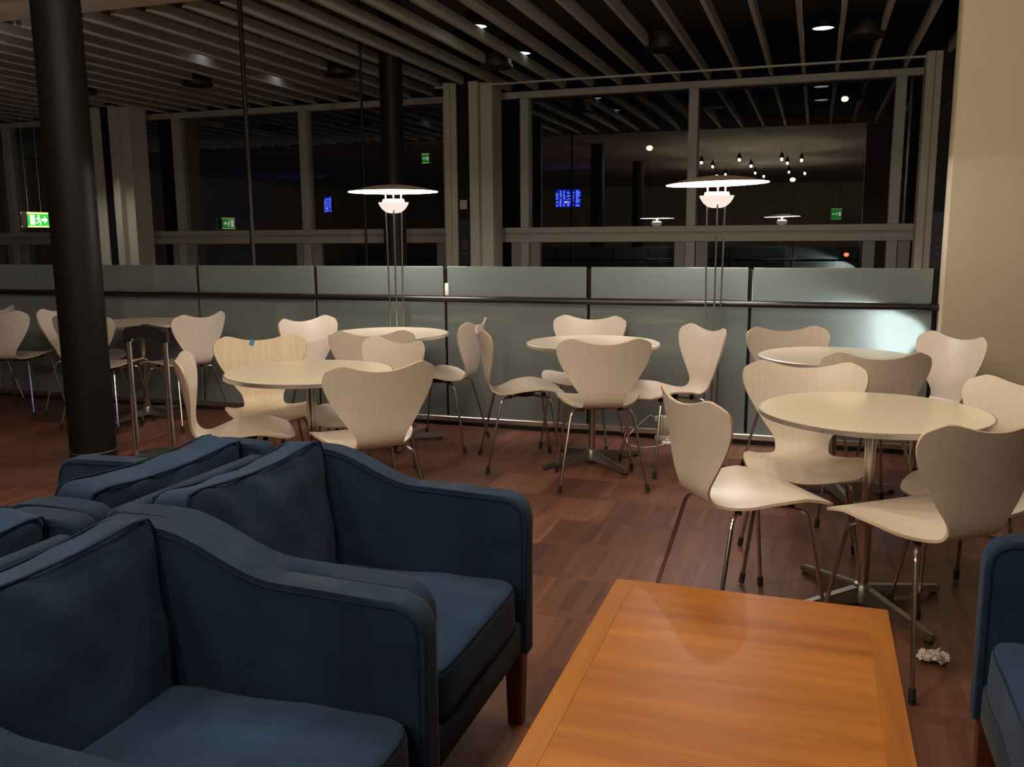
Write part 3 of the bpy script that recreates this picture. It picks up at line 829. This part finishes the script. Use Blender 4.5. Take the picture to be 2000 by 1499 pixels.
def screen(loc_, rz, w, h, lab):
    t = thing('flight_display', lab, 'screen', loc_, rz, 'blue flight displays')
    bm = bmesh.new(); add_box(bm, -w / 2 - .02, w / 2 + .02, -.06, 0, -.02, h + .02, bevel=.006, seg=1); finish('housing', bm, M['plastic'], t)
    bm = bmesh.new(); add_box(bm, -w / 2, w / 2, 0, .004, 0, h); fc = finish('panel', bm, M['screen'], t, smooth=False)
    bm = bmesh.new(); r2 = random.Random(3)
    cols = [(-.48, -.36), (-.33, -.24), (-.20, -.10), (-.05, .10), (.14, .24), (.30, .48)]
    nrow = 14
    for i in range(nrow):
        z = h * (.90 - .82 * i / (nrow - 1))
        for a, b in cols:
            if r2.random() < .25: continue
            bb = a + (b - a) * r2.uniform(.5, 1.); add_box(bm, a * w, bb * w, .004, .006, z - h * .021, z + h * .021)
    finish('text_rows', bm, M['screentext'], fc, smooth=False)
    bm = bmesh.new(); add_box(bm, -.13 * w, -.06 * w, .006, .008, h * .25, h * .34); finish('status_mark', bm, M['screenpink'], fc, smooth=False)
    bm = bmesh.new(); add_tube(bm, [(0, -.04, h + .02), (0, -.04, ZC - loc_[2])], .02, 10); finish('hanger_pole', bm, M['steel'], t)
    return t
screen((-6.47, -2., 2.11), R(0), .72, .49, 'blue flight display mirrored in the window right of the middle pillar')
screen((-13.9, -2., 2.08), R(47.7), 1.0, .47, 'dim blue flight display mirrored in the window left of the left lamp')

# ------------------------------------------------------------------ ceiling fixtures
DL = [(-3.047, 8.05), (-3.036, 9.35), (-.033, 9.24), (-6.02, 8.16), (-6.02, 9.52), (-9.0, 9.42), (-9.0, 8.2), (-.03, 8.0)]
labs = ['round white downlight between the slats, nearest above the left lamp', 'round white downlight between the slats, above the middle pillar',
        'round white downlight between the slats at upper right', 'downlight glinting between slats left of the thin post', 'downlight glinting between slats right of the thin post',
        'downlight glinting just right of the thick column top', 'downlight glinting at the left edge under the slats', 'downlight between slats just above the top edge at right']
proto = None
for i, ((x, y), lab) in enumerate(zip(DL, labs)):
    if proto is None:
        t = thing('downlight', lab, 'light', (x, y, 3.235), 0, 'downlights between the slats')
        bm = bmesh.new(); add_lathe(bm, [(.098, 0), (.108, 0), (.108, .12), (.06, .16), (0, .16)], 32); finish('housing', bm, M['dark'], t)
        bm = bmesh.new(); add_lathe(bm, [(.098, .001), (.085, .035), (.07, .055)], 32); finish('reflector', bm, M['reflector'], t)
        bm = bmesh.new(); add_lathe(bm, [(.0965, .006), (.05, .003), (0, .002)], 32); finish('diffuser', bm, M['down'], t)
        proto = t
    else:
        t = copy_tree(proto); t.location = (x, y, 3.235); t['label'] = lab
DR = [(-6.88, 9.04), (-5.02, 9.03), (-8.52, 8.99), (-3.27, 9.23), (-1.47, 8.94), (.335, 9.02)]
dl = ['left of the thin post', 'right of the thin post', 'beside the top of the thick column', 'above the middle pillar', 'between the two upper right downlights', 'right of the upper right downlight']
proto = None
for (x, y), lab in zip(DR, dl):
    lab = 'black round ceiling drum between slats, ' + lab
    if proto is None:
        t = thing('ceiling_speaker', lab, 'speaker', (x, y, 3.085), 0, 'black drums among the slats')
        bm = bmesh.new(); add_lathe(bm, [(0, .0), (.165, .0), (.17, .005), (.17, .03), (.155, .033), (.155, .15), (0, .15)], 40); finish('drum', bm, M['dark'], t)
        bm = bmesh.new()
        for r in (.05, .09, .13): add_lathe(bm, [(r, -.003), (r + .012, -.003), (r + .012, 0), (r, 0)], 40)
        finish('grille', bm, M['steel'], t); proto = t
    else:
        t = copy_tree(proto); t.location = (x, y, 3.085); t['label'] = lab

# ------------------------------------------------------------------ lamps hanging over the lounge (seen mirrored in the windows)
PEND = [(-2.366, 2.52), (-2.263, 1.32), (-2.509, -1.95), (-2.246, -1.46), (-2.149, -2.53), (-1.558, 2.96), (-1.451, 1.12), (-1.509, -1.22),
        (-1.381, -2.66), (-.743, 2.74), (-.666, 1.65), (-.715, -1.2), (-.366, 2.32), (-.357, -1.92)]
proto = None
def lamp_light(kind, name, loc_, power, col, size=.03, rot=None, **kw):
    l = bpy.data.lights.new(name, kind); l.energy = power; l.color = col
    if kind in ('POINT', 'SPOT'): l.shadow_soft_size = size
    for k, v in kw.items(): setattr(l, k, v)
    o = bpy.data.objects.new(name, l); COL.objects.link(o); o.location = loc_
    if rot: o.rotation_euler = rot
    return o
for i, (x, y) in enumerate(PEND):
    lab = 'small warm pendant over the lounge, mirrored in the window by the right lamp'
    if proto is None:
        t = thing('pendant_lamp', lab, 'lamp', (x, y, 2.86), 0, 'small warm pendants mirrored in the windows')
        bm = bmesh.new(); add_lathe(bm, [(.055, 0), (.058, .0), (.022, .10), (.012, .115), (0, .115)], 24); finish('shade', bm, M['steel'], t)
        bm = bmesh.new(); add_lathe(bm, [(0, -.008), (.02, -.004), (.03, .006), (.03, .03), (0, .05)], 20); finish('bulb', bm, M['pend'], t)
        bm = bmesh.new(); add_tube(bm, [(0, 0, .11), (0, 0, ZC - 2.86)], .003, 6); finish('cord', bm, M['rubber'], t); proto = t
    else:
        t = copy_tree(proto); t.location = (x, y, 2.86)
    lamp_light('POINT', 'pendant_light', (x, y, 2.832), 23, (1., .83, .61), .02)

# light of the two floor lamps
for x, y, _ in LAMPS:
    lamp_light('POINT', 'floor_lamp_light', (x, y, 1.617), 30, (1., .86, .77), .012)
# downlights of the passage
for (x, y) in DL:
    lamp_light('SPOT', 'downlight_light', (x, y, 3.22), 95, (1., .95, .88), .05, spot_size=R(76), spot_blend=.6)
# bare spot without fixture, added behind the last glass panel for the corner glow
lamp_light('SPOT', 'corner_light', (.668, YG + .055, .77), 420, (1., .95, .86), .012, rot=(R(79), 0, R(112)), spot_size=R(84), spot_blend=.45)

# ------------------------------------------------------------------ night outside
bm = bmesh.new(); add_box(bm, -70, 40, YW + .4, 90, -4.2, -4.0); struct(finish('ground', bm, M['asphalt'], smooth=False))
def street_lamp(x, y, z, mat, lab, r=.16):
    t = thing('street_lamp', lab, 'lamp', (x, y, -4.), 0, 'lamps outside in the night')
    bm = bmesh.new(); add_tube(bm, [(0, 0, 0), (0, 0, z + 4 - .1)], .05, 8); finish('pole', bm, M['steel'], t)
    bm = bmesh.new(); add_lathe(bm, [(0, z + 4 - r), (r * .8, z + 4 - r * .5), (r, z + 4), (r * .7, z + 4 + r * .5), (0, z + 4 + r * .7)], 16); finish('lantern', bm, mat, t)
street_lamp(.93, 45, 7.45, M['street'], 'yellow street lamp outside at upper right, above the pendants')
street_lamp(-8.0, 45, 5.6, M['street'], 'yellow street lamp outside, above the blue display')
street_lamp(-48.5, 45, 4.1, M['street'], 'yellow street lamp outside at far left, above the exit sign', .2)
street_lamp(-1.2, 45, 3.9, M['street'], 'orange street lamp outside, right of the right lamp shade', .13)
street_lamp(1.35, 45, .4, M['red'], 'small red lamp outside, low at the right', .12)

# ------------------------------------------------------------------ world and colour
w = bpy.data.worlds.new('night'); scene.world = w; w.use_nodes = True
w.node_tree.nodes['Background'].inputs[0].default_value = (.10, .12, .18, 1)
w.node_tree.nodes['Background'].inputs[1].default_value = .005
vs = scene.view_settings
vs.view_transform = 'Standard'; vs.look = 'None'; vs.gamma = 1.; vs.exposure = .38
vs.use_curve_mapping = False
try:
    scene.cycles.adaptive_threshold = .03; scene.cycles.max_bounces = 7; scene.cycles.diffuse_bounces = 4; scene.cycles.glossy_bounces = 4; scene.cycles.transparent_max_bounces = 12
    scene.cycles.sample_clamp_indirect = 6.
    scene.cycles.use_denoising = True
except Exception: pass
